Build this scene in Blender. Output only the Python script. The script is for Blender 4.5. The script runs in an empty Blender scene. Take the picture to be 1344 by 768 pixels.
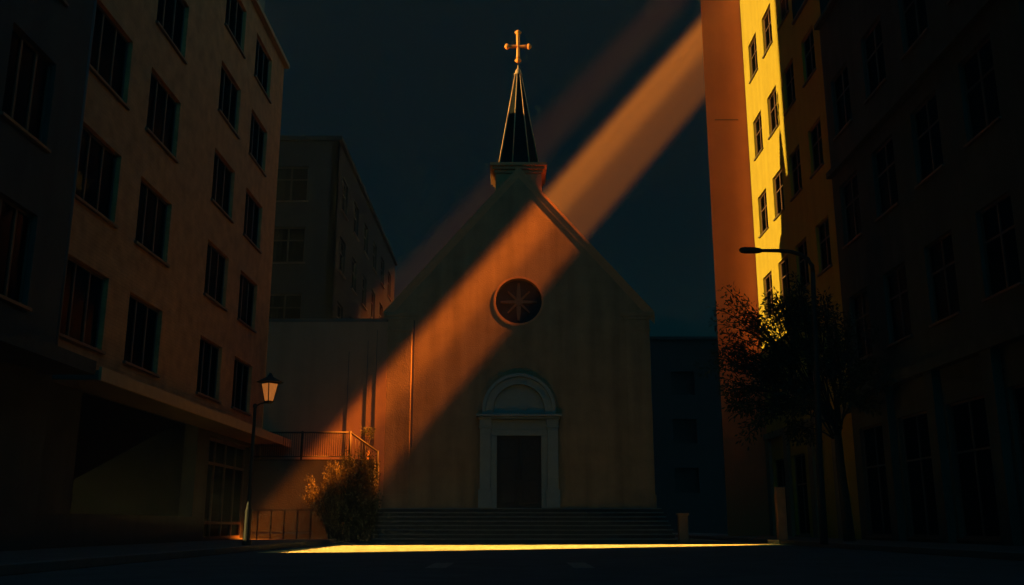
import bpy, bmesh, math, random
from mathutils import Vector, Matrix
random.seed(7)
SC = bpy.context.scene
COL = SC.collection
PI = math.pi

# ------------------------------------------------------------------ helpers
def tag(o, label=None, cat=None, group=None, kind=None):
    if label: o['label'] = label
    if cat: o['category'] = cat
    if group: o['group'] = group
    if kind: o['kind'] = kind
    return o

def empty(name, loc, label, cat, group=None, rz=0.0):
    o = bpy.data.objects.new(name, None); COL.objects.link(o)
    o.location = loc; o.rotation_euler = (0, 0, rz); o.empty_display_size = .3
    return tag(o, label, cat, group)

class MB:
    """collects shapes, then links them as one mesh object"""
    def __init__(s): s.bm = bmesh.new()
    def face(s, pts):
        vs = [s.bm.verts.new(p) for p in pts]
        return s.bm.faces.new(vs)
    def box(s, x0, x1, y0, y1, z0, z1):
        a = [(x0,y0),(x1,y0),(x1,y1),(x0,y1)]
        s.prism(a, z0, z1); return s
    def prism(s, poly, z0, z1):
        n = len(poly)
        b = [s.bm.verts.new((p[0], p[1], z0)) for p in poly]
        t = [s.bm.verts.new((p[0], p[1], z1)) for p in poly]
        s.bm.faces.new(b[::-1]); s.bm.faces.new(t)
        for i in range(n):
            j = (i+1) % n
            s.bm.faces.new((b[i], b[j], t[j], t[i]))
        return s
    def extr(s, poly, f0, f1):
        """poly list of 2d points, f0/f1 map a 2d point to the two end positions"""
        n = len(poly)
        b = [s.bm.verts.new(f0(*p)) for p in poly]
        t = [s.bm.verts.new(f1(*p)) for p in poly]
        s.bm.faces.new(b[::-1]); s.bm.faces.new(t)
        for i in range(n):
            j = (i+1) % n
            s.bm.faces.new((b[i], b[j], t[j], t[i]))
        return s
    def xz(s, poly, y0, y1):
        return s.extr(poly, lambda x, z: (x, y0, z), lambda x, z: (x, y1, z))
    def yz(s, poly, x0, x1):
        return s.extr(poly, lambda y, z: (x0, y, z), lambda y, z: (x1, y, z))
    def bar(s, a, b, w, d, up=(0, 0, 1), w2=None):
        a = Vector(a); b = Vector(b); t = (b-a).normalized(); up = Vector(up)
        if abs(t.dot(up)) > .98: up = Vector((0, 1, 0))
        r = t.cross(up).normalized(); u = r.cross(t).normalized()
        w2 = w if w2 is None else w2
        A = [a + r*i*w/2 + u*j*d/2 for i, j in ((-1,-1),(1,-1),(1,1),(-1,1))]
        B = [b + r*i*w2/2 + u*j*d/2 for i, j in ((-1,-1),(1,-1),(1,1),(-1,1))]
        va = [s.bm.verts.new(p) for p in A]; vb = [s.bm.verts.new(p) for p in B]
        s.bm.faces.new(va[::-1]); s.bm.faces.new(vb)
        for i in range(4):
            j = (i+1) % 4; s.bm.faces.new((va[i], va[j], vb[j], vb[i]))
        return s
    def tube(s, pts, rad, n=10):
        pts = [Vector(p) for p in pts]
        if not isinstance(rad, (list, tuple)): rad = [rad]*len(pts)
        rings = []
        ref = Vector((0, 0, 1))
        for i, p in enumerate(pts):
            t = (pts[min(i+1, len(pts)-1)] - pts[max(i-1, 0)]).normalized()
            r0 = Vector((0, 1, 0)) if abs(t.z) > .9 else ref
            a = t.cross(r0).normalized(); b = a.cross(t).normalized()
            rings.append([s.bm.verts.new(p + (a*math.cos(2*PI*k/n) + b*math.sin(2*PI*k/n))*rad[i]) for k in range(n)])
        for i in range(len(rings)-1):
            for k in range(n):
                q = (k+1) % n
                f = s.bm.faces.new((rings[i][k], rings[i][q], rings[i+1][q], rings[i+1][k])); f.smooth = True
        s.bm.faces.new(rings[0][::-1]); s.bm.faces.new(rings[-1])
        return s
    def lathe(s, prof, c, n=16, rot=0.0):
        """prof list of (r,z) round a vertical axis through c"""
        rings = []
        for r, z in prof:
            rings.append([s.bm.verts.new((c[0]+r*math.cos(2*PI*k/n+rot), c[1]+r*math.sin(2*PI*k/n+rot), c[2]+z)) for k in range(n)])
        for i in range(len(rings)-1):
            for k in range(n):
                q = (k+1) % n
                s.bm.faces.new((rings[i][k], rings[i][q], rings[i+1][q], rings[i+1][k]))
        s.bm.faces.new(rings[0][::-1]); s.bm.faces.new(rings[-1])
        return s
    def build(s, name, mat, parent=None, bevel=0.0, recalc=True, smooth=False):
        if recalc: bmesh.ops.recalc_face_normals(s.bm, faces=s.bm.faces[:])
        me = bpy.data.meshes.new(name); s.bm.to_mesh(me); s.bm.free()
        me.materials.append(mat)
        if smooth:
            for p in me.polygons: p.use_smooth = True
        o = bpy.data.objects.new(name, me); COL.objects.link(o)
        if parent:
            o.parent = parent
            o.matrix_parent_inverse = Matrix.Identity(4)
            # geometry is given in world space: bring it into the parent's space
            me.transform(world_inv(parent))
        if bevel:
            m = o.modifiers.new('bevel', 'BEVEL'); m.width = bevel; m.segments = 2; m.limit_method = 'ANGLE'
        return o

def world_inv(p):
    M = Matrix.Identity(4)
    while p:
        L = Matrix.Translation(p.location) @ p.rotation_euler.to_matrix().to_4x4()
        M = L @ M; p = p.parent
    return M.inverted()

def copy_tree(o, parent=None, loc=None, rz=None):
    c = o.copy(); COL.objects.link(c); c.parent = parent
    if loc is not None: c.location = loc
    if rz is not None: c.rotation_euler = (0, 0, rz)
    for ch in [k for k in bpy.data.objects if k.parent == o]:
        copy_tree(ch, c)
    return c

def opening_wall(m, mp, us, zs, holes, depth):
    """wall sheet with real openings and reveals. mp(u,z,d)->xyz, d = depth inwards"""
    U = sorted(set([us[0], us[1]] + [h[0] for h in holes] + [h[1] for h in holes]))
    Z = sorted(set([zs[0], zs[1]] + [h[2] for h in holes] + [h[3] for h in holes]))
    for i in range(len(U)-1):
        for j in range(len(Z)-1):
            cu = (U[i]+U[i+1])/2; cz = (Z[j]+Z[j+1])/2
            if any(h[0] < cu < h[1] and h[2] < cz < h[3] for h in holes): continue
            m.face([mp(U[i], Z[j], 0), mp(U[i+1], Z[j], 0), mp(U[i+1], Z[j+1], 0), mp(U[i], Z[j+1], 0)])
    for (a, b, c, d) in holes + [(us[0], us[1], zs[0], zs[1])]:
        for (p, q) in (((a,c),(b,c)), ((b,c),(b,d)), ((b,d),(a,d)), ((a,d),(a,c))):
            m.face([mp(p[0],p[1],0), mp(q[0],q[1],0), mp(q[0],q[1],depth), mp(p[0],p[1],depth)])

# ------------------------------------------------------------------ materials
def mat(name, col, rough=.85, var=.18, scale=3.0, bump=.0, bscale=40.0, spec=.3, metal=0.0, stain=0.0):
    m = bpy.data.materials.new(name); m.use_nodes = True
    nt = m.node_tree; N = nt.nodes; L = nt.links
    b = N['Principled BSDF']; b.inputs['Roughness'].default_value = rough
    b.inputs['Specular IOR Level'].default_value = spec; b.inputs['Metallic'].default_value = metal
    tc = N.new('ShaderNodeTexCoord')
    n1 = N.new('ShaderNodeTexNoise'); n1.inputs['Scale'].default_value = scale; n1.inputs['Detail'].default_value = 8
    n1.inputs['Roughness'].default_value = .65
    L.new(tc.outputs['Object'], n1.inputs['Vector'])
    r = N.new('ShaderNodeMapRange'); r.inputs[1].default_value = .25; r.inputs[2].default_value = .75
    r.inputs[3].default_value = 1-var; r.inputs[4].default_value = 1+var
    L.new(n1.outputs['Fac'], r.inputs[0])
    mx = N.new('ShaderNodeVectorMath'); mx.operation = 'SCALE'
    mx.inputs[0].default_value = col
    L.new(r.outputs[0], mx.inputs['Scale'])
    out = mx.outputs[0]
    if stain:
        mpn = N.new('ShaderNodeMapping'); mpn.inputs['Scale'].default_value = (1.6, 1.6, .12)
        L.new(tc.outputs['Object'], mpn.inputs['Vector'])
        n2 = N.new('ShaderNodeTexNoise'); n2.inputs['Scale'].default_value = 1.5; n2.inputs['Detail'].default_value = 6
        L.new(mpn.outputs[0], n2.inputs['Vector'])
        r2 = N.new('ShaderNodeMapRange'); r2.inputs[1].default_value = .35; r2.inputs[2].default_value = .7
        r2.inputs[3].default_value = 1.0; r2.inputs[4].default_value = 1-stain
        L.new(n2.outputs['Fac'], r2.inputs[0])
        m2 = N.new('ShaderNodeVectorMath'); m2.operation = 'SCALE'
        L.new(out, m2.inputs[0]); L.new(r2.outputs[0], m2.inputs['Scale']); out = m2.outputs[0]
    L.new(out, b.inputs['Base Color'])
    if bump:
        n3 = N.new('ShaderNodeTexNoise'); n3.inputs['Scale'].default_value = bscale; n3.inputs['Detail'].default_value = 5
        L.new(tc.outputs['Object'], n3.inputs['Vector'])
        bp = N.new('ShaderNodeBump'); bp.inputs['Strength'].default_value = bump; bp.inputs['Distance'].default_value = .02
        L.new(n3.outputs['Fac'], bp.inputs['Height']); L.new(bp.outputs[0], b.inputs['Normal'])
    return m

def brickish(name, c1, c2, mortar, bw, rh, ms=.012, rough=.85, offset=.5, axes='yz'):
    m = bpy.data.materials.new(name); m.use_nodes = True
    nt = m.node_tree; N = nt.nodes; L = nt.links
    b = N['Principled BSDF']; b.inputs['Roughness'].default_value = rough; b.inputs['Specular IOR Level'].default_value = .3
    tc = N.new('ShaderNodeTexCoord'); sp = N.new('ShaderNodeSeparateXYZ'); cb = N.new('ShaderNodeCombineXYZ')
    L.new(tc.outputs['Object'], sp.inputs[0])
    ix = {'x': 0, 'y': 1, 'z': 2}
    L.new(sp.outputs[ix[axes[0]]], cb.inputs[0]); L.new(sp.outputs[ix[axes[1]]], cb.inputs[1])
    br = N.new('ShaderNodeTexBrick'); br.offset = offset
    br.inputs['Color1'].default_value = (*c1, 1); br.inputs['Color2'].default_value = (*c2, 1); br.inputs['Mortar'].default_value = (*mortar, 1)
    br.inputs['Scale'].default_value = 1; br.inputs['Brick Width'].default_value = bw; br.inputs['Row Height'].default_value = rh
    br.inputs['Mortar Size'].default_value = ms; br.inputs['Mortar Smooth'].default_value = .3
    L.new(cb.outputs[0], br.inputs['Vector'])
    n1 = N.new('ShaderNodeTexNoise'); n1.inputs['Scale'].default_value = 2.2; n1.inputs['Detail'].default_value = 9
    L.new(tc.outputs['Object'], n1.inputs['Vector'])
    r = N.new('ShaderNodeMapRange'); r.inputs[1].default_value = .3; r.inputs[2].default_value = .7; r.inputs[3].default_value = .75; r.inputs[4].default_value = 1.2
    L.new(n1.outputs['Fac'], r.inputs[0])
    s = N.new('ShaderNodeVectorMath'); s.operation = 'SCALE'
    L.new(br.outputs['Color'], s.inputs[0]); L.new(r.outputs[0], s.inputs['Scale']); L.new(s.outputs[0], b.inputs['Base Color'])
    bp = N.new('ShaderNodeBump'); bp.inputs['Strength'].default_value = .5; bp.inputs['Distance'].default_value = .01
    L.new(br.outputs['Fac'], bp.inputs['Height']); bp.invert = True; L.new(bp.outputs[0], b.inputs['Normal'])
    return m

def glass(name, tint=(.5, .55, .55)):
    m = bpy.data.materials.new(name); m.use_nodes = True
    nt = m.node_tree; N = nt.nodes; L = nt.links
    N.remove(N['Principled BSDF'])
    tr = N.new('ShaderNodeBsdfTransparent'); tr.inputs[0].default_value = (*tint, 1)
    gl = N.new('ShaderNodeBsdfGlossy'); gl.inputs['Roughness'].default_value = .04; gl.inputs[0].default_value = (.08, .11, .12, 1)
    tc = N.new('ShaderNodeTexCoord'); nz = N.new('ShaderNodeTexNoise'); nz.inputs['Scale'].default_value = 1.3
    bp = N.new('ShaderNodeBump'); bp.inputs['Strength'].default_value = .12; bp.inputs['Distance'].default_value = .05
    L.new(tc.outputs['Object'], nz.inputs['Vector']); L.new(nz.outputs['Fac'], bp.inputs['Height']); L.new(bp.outputs[0], gl.inputs['Normal'])
    fr = N.new('ShaderNodeFresnel'); fr.inputs[0].default_value = 1.5
    mx = N.new('ShaderNodeMixShader')
    L.new(fr.outputs[0], mx.inputs[0]); L.new(tr.outputs[0], mx.inputs[1]); L.new(gl.outputs[0], mx.inputs[2])
    L.new(mx.outputs[0], N['Material Output'].inputs[0])
    return m

M = dict(
    asphalt=mat('asphalt', (.062, .068, .07), .9, .35, 1.2, .5, 60, spec=.15),
    sun_strip=mat('sun_strip_stone', (.88, .52, .17), .8, .15, 1.5, .3, 50, spec=.1),  # golden tone carries the look of sunlit ground
    sidewalk=brickish('sidewalk_slabs', (.055, .055, .053), (.07, .068, .065), (.03, .03, .03), .6, .4, .012, axes='yx'),
    kerb=mat('kerb_stone', (.09, .085, .08), .85, .2, 4, .3),
    paint=mat('road_paint', (.13, .125, .11), .8, .35, 14, .0),
    church=mat('church_plaster', (.22, .16, .092), .9, .22, 1.1, .45, 24, stain=.28, spec=.15),
    trim=mat('church_trim_stone', (.30, .165, .08), .8, .15, 3, .25, 40, spec=.2),
    portal=mat('portal_pale_stone', (.16, .20, .20), .75, .12, 3, .25, 30, spec=.2),
    door=mat('dark_wood', (.014, .013, .012), .6, .3, 6, .3, 20),
    rose_dark=mat('rose_glass_dark', (.008, .02, .028), .9, .4, 5),
    rose_bar=mat('rose_tracery', (.12, .08, .05), .8, .2, 6),
    spire=mat('spire_slate', (.010, .011, .011), .95, .3, 8, .3, spec=.02),
    copper=mat('spire_ridge_metal', (.45, .25, .12), .55, .15, 8, metal=.0, spec=.5),
    cross=mat('gilded_cross', (.95, .27, .025), .5, .08, 8, spec=.5),
    step_dark=mat('step_riser', (.035, .043, .046), .9, .25, 3, .35, 40, spec=.1),
    step=mat('step_stone', (.10, .118, .122), .85, .2, 3, .35, 40, spec=.2),
    terracotta=mat('roof_tiles', (.12, .06, .04), .85, .25, 6, .4, 20),
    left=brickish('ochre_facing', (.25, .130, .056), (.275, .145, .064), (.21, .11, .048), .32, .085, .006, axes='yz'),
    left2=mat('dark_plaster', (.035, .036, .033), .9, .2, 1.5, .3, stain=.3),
    body=mat('dull_brown_masonry', (.10, .085, .07), .9, .2, 1),  # one even brown-grey for roofs, canopy and rear blocks
    black_wall=mat('shade_black_masonry', (.008, .008, .008), .95, .2, 1, spec=.05),  # near black stands in for the shade inside the passage
    right2=mat('shade_toned_render', (.055, .062, .056), .95, .2, 1.2, .3, stain=.3, spec=.1),  # dark tone stands in for shade over the near right facade
    dull_floor=mat('bounce_dark_floor', (.018, .016, .013), .95, .3, 6, .3, spec=.05),
    room=mat('dark_room', (.01, .01, .01), .95, .1, 1),
    frame=mat('dark_window_frame', (.05, .035, .028), .6, .2, 5),
    frame_b=mat('brown_window_frame', (.10, .045, .025), .55, .2, 5),
    sill=mat('sill_metal', (.08, .055, .04), .5, .2, 5),
    curtain=mat('pale_curtain', (.14, .13, .12), .95, .2, 6),
    ochre=mat('yellow_render', (.31, .22, .03), .95, .08, 1.3, .3, 18, spec=.05, stain=.12),
    ochre_dim=mat('ochre_shade_render', (.17, .14, .09), .95, .12, 1.2, .2, 25, spec=.05, stain=.2),  # greyer yellow render mixed to match its shaded tone, used on the pilasters
    orange=mat('rust_orange_render', (.44, .125, .048), .95, .10, .8, .1, 25, spec=.05, stain=.08),
    fascia=mat('canopy_fascia', (.26, .17, .10), .7, .15, 4),
    dark_metal=mat('dark_metal', (.02, .02, .02), .7, .2, 6, spec=.2),
    tan=mat('tan_cladding', (.27, .165, .10), .9, .1, 1.5, .2, stain=.15),
    retain=mat('retaining_wall', (.04, .04, .036), .9, .25, 2, .4, 20, stain=.2),
    post=mat('brown_stone', (.22, .13, .075), .85, .2, 5, .3),
    far=mat('far_masonry', (.019, .019, .019), .9, .15, 1, stain=.2),
    bark=mat('bark', (.02, .017, .014), .95, .3, 12, .6, 30),
    pipe=mat('drainpipe', (.025, .02, .018), .5, .2, 4, spec=.5),
    glass=glass('window_glass'),
)
def leaf_mat(name, c, tr=.35):
    m = bpy.data.materials.new(name); m.use_nodes = True
    nt = m.node_tree; N = nt.nodes; L = nt.links
    b = N['Principled BSDF']; b.inputs['Roughness'].default_value = .55; b.inputs['Specular IOR Level'].default_value = .25
    g = N.new('ShaderNodeNewGeometry'); r = N.new('ShaderNodeMapRange')
    r.inputs[3].default_value = .5; r.inputs[4].default_value = 1.5
    L.new(g.outputs['Random Per Island'], r.inputs[0])
    s = N.new('ShaderNodeVectorMath'); s.operation = 'SCALE'; s.inputs[0].default_value = c
    L.new(r.outputs[0], s.inputs['Scale']); L.new(s.outputs[0], b.inputs['Base Color'])
    t = N.new('ShaderNodeBsdfTranslucent'); L.new(s.outputs[0], t.inputs[0])
    mx = N.new('ShaderNodeMixShader'); mx.inputs[0].default_value = tr
    L.new(b.outputs[0], mx.inputs[1]); L.new(t.outputs[0], mx.inputs[2]); L.new(mx.outputs[0], N['Material Output'].inputs[0])
    return m
M['leaf'] = leaf_mat('tree_leaf', (.02, .03, .014))
M['bushleaf'] = leaf_mat('bush_leaf', (.075, .07, .03))
M['hedgeleaf'] = leaf_mat('hedge_leaf', (.03, .04, .02))
lm = bpy.data.materials.new('lantern_glow'); lm.use_nodes = True
_b = lm.node_tree.nodes['Principled BSDF']; _b.inputs['Base Color'].default_value = (.05, .03, .02, 1)
_b.inputs['Emission Color'].default_value = (1, .30, .055, 1); _b.inputs['Emission Strength'].default_value = .22
_nz = lm.node_tree.nodes.new('ShaderNodeTexNoise'); _nz.inputs['Scale'].default_value = 9
_mr = lm.node_tree.nodes.new('ShaderNodeMapRange'); _mr.inputs[3].default_value = .08; _mr.inputs[4].default_value = .19
lm.node_tree.links.new(_nz.outputs['Fac'], _mr.inputs[0]); lm.node_tree.links.new(_mr.outputs[0], _b.inputs['Emission Strength'])
M['glow'] = lm

_nt = M['sun_strip'].node_tree; _b = _nt.nodes['Principled BSDF']
_b.inputs['Sheen Tint'].default_value = (1, .7, .3, 1); _b.inputs['Sheen Weight'].default_value = 1.0; _b.inputs['Sheen Roughness'].default_value = .35  # golden sheen added to brighten the painted strip of sun
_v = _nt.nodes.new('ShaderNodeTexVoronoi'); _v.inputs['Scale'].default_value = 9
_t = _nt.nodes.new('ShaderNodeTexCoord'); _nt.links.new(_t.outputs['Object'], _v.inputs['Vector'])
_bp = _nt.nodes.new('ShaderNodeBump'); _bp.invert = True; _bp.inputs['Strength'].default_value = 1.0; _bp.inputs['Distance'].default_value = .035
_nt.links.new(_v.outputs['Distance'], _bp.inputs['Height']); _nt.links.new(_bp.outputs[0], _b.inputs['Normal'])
# ------------------------------------------------------------------ the sun and the skew of the side walls
SX, SY, SZ = 1.0, .14, -.19                  # travel direction of the sunlight
K = SY                                       # cross walls of the left row are skewed parallel to the sunlight to stay unlit
def sk(x, v, k=K): return (x, v + k*(x+8.8))

# ------------------------------------------------------------------ ground
g = MB(); g.box(-60, 60, -60, 84.5, -.5, 0)
tag(g.build('road', M['asphalt']), kind='structure')
g = MB(); g.face([(-5.2, 20.2, .004), (-3.6, 20.6, .004), (2.0, 24.2, .004), (7.99, 28.1, .004), (7.99, 30.0, .004), (-4.9, 28.2, .004)])  # golden wedge cut to the outline of the sunlit strip
tag(g.build('sun_strip', M['sun_strip']), kind='structure')
g = MB(); g.box(-8.8, -5.75, -20, 31.9, 0, .12)
tag(g.build('pavement', M['sidewalk']), kind='structure')
g = MB(); g.box(-5.748, -5.6, -20, 31.9, 0, .125)
tag(g.build('kerb', M['kerb'], bevel=.015), kind='structure')
g = MB(); g.box(8.15, 11, -20, 60, 0, .12)
tag(g.build('pavement', M['sidewalk']), kind='structure')
g = MB(); g.box(8.0, 8.148, -20, 60, 0, .125)
tag(g.build('kerb', M['kerb'], bevel=.015), kind='structure')
g = MB()
for x, y0, y1 in ((-1.0, 13.0, 14.8), (.95, 13.0, 14.9)):
    g.face([(x-.14, y0, .004), (x+.14, y0, .004), (x+.14, y1, .004), (x-.14, y1, .004)])
tag(g.build('road_marking', M['paint']), kind='structure')

RIGHT = None
# ------------------------------------------------------------------ windows (local: x along the wall, -y outwards, z up, origin bottom centre of the opening)
def make_window(w, h, style, parent, loc, rz, curt):
    fr = MB(); t = .055
    y0, y1 = .10, .17
    fr.box(-w/2, w/2, y0, y1, 0, t); fr.box(-w/2, w/2, y0, y1, h-t, h)
    fr.box(-w/2, -w/2+t, y0, y1, t, h-t); fr.box(w/2-t, w/2, y0, y1, t, h-t)
    ms = [-w/6, w/6] if style == 'triple' else [0]
    for mx in ms: fr.box(mx-.035, mx+.035, y0+.004, y1-.004, t, h-t)
    if style == 'cross': fr.box(-w/2+t, -.035, y0+.006, y1-.006, h*.62, h*.62+.05); fr.box(.035, w/2-t, y0+.006, y1-.006, h*.62, h*.62+.05)
    fo = fr.build('window', M['frame' if parent.name.startswith('apartment_building') and parent is not RIGHT else 'frame_b'])
    fo.parent = parent; fo.location = loc; fo.rotation_euler = (0, 0, rz)
    p = MB(); p.box(-w/2+t, w/2-t, .13, .14, t, h-t)
    po = p.build('pane', M['glass']); po.parent = fo
    s = MB(); s.box(-w/2-.06, w/2+.06, -.07, .097, -.06, -.003)
    so = s.build('sill', M['sill']); so.parent = fo
    for (a, b) in curt:
        c = MB()
        n = max(2, int((b-a)/.06)); pts = []
        for i in range(n+1):
            x = a + (b-a)*i/n
            pts.append((x, .24 + (.02 if i % 2 else -.02)))
        for i in range(n):
            c.face([(pts[i][0], pts[i][1], .06), (pts[i+1][0], pts[i+1][1], .06), (pts[i+1][0], pts[i+1][1], h-.06), (pts[i][0], pts[i][1], h-.06)])
        co = c.build('curtain', M['curtain']); co.parent = fo
    return fo

# ------------------------------------------------------------------ LEFT APARTMENT BUILDING
LZ = 17.75
left = empty('apartment_building', (-8.8, 26, 0), 'dim ochre block on the left with a canopy, right behind the lit lantern', 'building')
colsL = [(18.25, 20.3), (21.5, 23.6), (26.65, 28.75), (30.1, 32.2)]
rowsL = [4.17 + 2.83*i for i in range(5)]
holes = [(a, b, z, z+1.62) for a, b in colsL for z in rowsL if z+1.62 < LZ]
hg = [(19.6, 27.1, .78, 3.3), (28.2, 32.6, .15, 3.1)]  # first opening is an added passage shaped to throw the sun strip
m = MB()
opening_wall(m, lambda u, z, d: (-8.8-d, u - K*d, z), (17.9, 34.0), (3.41, LZ), holes, .36)
m.build('wall', M['left'], left)
m = MB()
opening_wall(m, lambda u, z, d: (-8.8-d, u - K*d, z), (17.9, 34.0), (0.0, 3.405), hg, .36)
m.build('wall', M['left2'], left)  # near-black ground floor, darkness under the canopy put into the colour
m = MB()                                       # body behind the facade
def skp(v0, v1, x0, x1, k1=K): return [sk(x0, v0), sk(x1, v0), sk(x1, v1, k1), sk(x0, v1, k1)]
B0, B1 = -18.8, -9.161
bv = m.bm.verts
lo = [(*sk(B0, 17.9), 5.4), (*sk(B1, 17.9), 3.45), (*sk(B1, 33.99), 3.45), (*sk(B0, 33.99), 5.4)]
hi = [(p[0], p[1], LZ) for p in lo]
a = [bv.new(p) for p in lo]; b = [bv.new(p) for p in hi]
m.bm.faces.new(a[::-1]); m.bm.faces.new(b)
for i in range(4): m.bm.faces.new((a[i], a[(i+1) % 4], b[(i+1) % 4], b[i]))
m.build('upper_storeys', M['room'], left)
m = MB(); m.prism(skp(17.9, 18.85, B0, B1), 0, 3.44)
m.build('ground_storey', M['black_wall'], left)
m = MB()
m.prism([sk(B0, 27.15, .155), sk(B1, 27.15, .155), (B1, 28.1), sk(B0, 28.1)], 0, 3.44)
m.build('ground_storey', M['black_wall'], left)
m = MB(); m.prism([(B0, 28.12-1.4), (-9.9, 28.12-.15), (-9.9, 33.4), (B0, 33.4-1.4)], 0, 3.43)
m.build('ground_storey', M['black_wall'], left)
m = MB()                                       # added sloping mass trims the sun patch at the top of the passage
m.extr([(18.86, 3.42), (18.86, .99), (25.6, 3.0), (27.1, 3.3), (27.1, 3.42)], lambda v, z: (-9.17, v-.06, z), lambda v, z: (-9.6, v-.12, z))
m.build('light_baffle', M['black_wall'], left)
m = MB(); m.box(-8.95, -8.62, 17.75, 34.12, LZ+.002, LZ+.16); m.build('cornice', M['fascia'], left)
m = MB(); m.prism(skp(17.9, 34.0, B0, -8.96), LZ+.003, LZ+.12); m.build('roof', M['body'], left)
m = MB(); m.box(-8.797, -7.8, 18.0, 34.0, 3.22, 3.40)
m.build('canopy', M['body'], left)
m = MB(); m.box(-7.797, -7.74, 17.95, 34.05, 3.20, 3.46)
m.build('canopy_fascia', M['fascia'], left, bevel=.008)
m = MB()                                        # shop front under the canopy
for y in (28.23, 29.3, 30.4, 31.5, 32.57): m.box(-9.05, -8.95, y-.035, y+.035, .15, 3.1)
for z in (.19, .62, 2.35, 3.05): m.box(-9.04, -8.96, 28.2, 32.6, z-.04, z+.04)
sf = m.build('shop_front', M['frame'], left)
m = MB(); m.box(-9.01, -9.0, 28.3, 32.5, .2, 3.0); m.build('pane', M['glass'], sf)
m = MB(); m.tube([(-8.7, 18.0, 17.4), (-8.7, 18.0, 3.9), (-8.72, 18.02, 3.42)], .055)
m.build('drainpipe', M['pipe'], left)
cfgs = [[(-.95, -.45), (.30, .42)], [(-.2, .0), (.55, .95)], [(-.9, -.2), (.2, .9)], [(-.98, -.7), (-.1, .05)]]
protos = {}
for ci, (a, b) in enumerate(colsL):
    for ri, z in enumerate(rowsL):
        if z+1.62 > LZ: continue
        loc = (0.0, (a+b)/2 - 26, z)
        k = (round(b-a, 2), (ci*3+ri*2+ri//2) % 4)
        if k not in protos:
            protos[k] = make_window(b-a, 1.62, 'triple', left, loc, PI/2, cfgs[k[1]])
        else:
            copy_tree(protos[k], left, loc, PI/2)

# near dark building on the left
near = empty('apartment_building', (-8.7, 5, 0), 'very dark unlit block at the left edge of the frame, left of the ochre block', 'building')
m = MB(); holes = []
for a in (1.5, 5.0, 8.5, 12.0, 15.0):
    for z in (4.3, 7.3, 10.3, 13.3): holes.append((a, a+1.6, z, z+1.7))
opening_wall(m, lambda u, z, d: (-8.6-d, u, z), (-15, 17.8), (0, 19.5), holes, .3)
m.build('wall', M['left2'], near)
m = MB(); m.prism([(-18.8, -15), (-8.902, -15), (-8.902, 17.79), sk(-18.8, 17.78)], 0, 19.45); m.build('storeys', M['room'], near)
m = MB(); m.box(-8.597, -7.7, -15, 17.6, 3.25, 3.5); m.build('canopy', M['left2'], near)
p0 = None
for (a, b, z, z1) in holes:
    loc = (.1, (a+b)/2-5, z)
    if p0 is None: p0 = make_window(1.6, 1.7, 'triple', near, loc, PI/2, [(-.7, -.3)])
    else: copy_tree(p0, near, loc, PI/2)

# unseen tall blocks added behind the left row: they keep the low sun off the street except through the lane between them
t1 = MB()
t1.prism([sk(-30, -60), sk(-20, -60), sk(-20, 18.8), sk(-30, 18.8)], 0, 7.4)
t1.prism([sk(-30, 27.3), sk(-20, 27.3), sk(-20, 33.4), sk(-30, 33.4)], 0, 7.4)
t1.prism([sk(-30, -60), sk(-20, -60), sk(-20, 33.4), sk(-30, 33.4)], 7.402, 60)
tag(t1.build('sun_blocker', M['body']), 'unseen block added to hold off the low sun, behind the ochre building on the left, pierced by a lane', 'building')
t2 = MB(); t2.prism([(-34, 35.5), (-24, 36.9), (-24, 84), (-34, 84)], 0, 60)
tag(t2.build('sun_blocker', M['body']), 'unseen block added to hold off the low sun, behind the dark block left of the church', 'building')

# ------------------------------------------------------------------ FAR LEFT BLOCK
far = empty('apartment_building', (-7.7, 40, 0), 'dark distant block seen between the ochre block and the church', 'building')
m = MB(); hs = []
for i in range(6):
    for z in (2.6, 5.6, 8.6, 11.6, 14.4): hs.append((41.2+i*3.3, 42.7+i*3.3, z, z+1.6))
opening_wall(m, lambda u, z, d: (-7.7-d, u, z), (40, 61), (0, 17.2), hs, .3)
hf = []
for i in range(4):
    for z in (5.6, 8.6, 11.6, 14.4): hf.append((-18.9+i*2.8, -17.4+i*2.8, z, z+1.6))
opening_wall(m, lambda u, z, d: (u, 40+d, z), (-20, -7.7), (0, 17.2), hf, .3)
m.build('wall', M['far'], far)
m = MB(); m.box(-20, -8.002, 40.302, 61, 0, 17.15); m.build('storeys', M['room'], far)
m = MB(); m.box(-20.1, -7.55, 39.85, 61.1, 17.202, 17.4); m.build('roof', M['far'], far)
m = MB(); m.box(-12.5, -10.6, 42, 45, 17.402, 18.3); m.build('roof_hut', M['far'], far)
p0 = None
for (a, b, z, _) in hs:
    loc = (0, (a+b)/2-40, z)
    if p0 is None: p0 = make_window(1.5, 1.6, 'cross', far, loc, PI/2, [(-.6, -.3)])
    else: copy_tree(p0, far, loc, PI/2)
for (a, b, z, _) in hf:
    copy_tree(p0, far, ((a+b)/2+7.7, 0, z), 0)

# dark block closing the view right of the church
m = empty('apartment_building', (14, 60, 0), 'black silhouette of a low block far behind, right of the church', 'building')
q = MB(); hq = []
for i in range(7):
    for z in (2.5, 5.5, 8.5): hq.append((4.0+i*3, 5.5+i*3, z, z+1.5))
opening_wall(q, lambda u, z, d: (u, 60+d, z), (2.5, 27), (0, 12), hq, .3)
q.build('wall', M['far'], m)
q = MB(); q.box(2.5, 27, 60.302, 75, 0, 11.95); q.build('storeys', M['room'], m)
q = MB(); q.box(2.3, 27.2, 59.8, 75.2, 12.002, 12.2); q.build('roof', M['far'], m)

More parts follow.
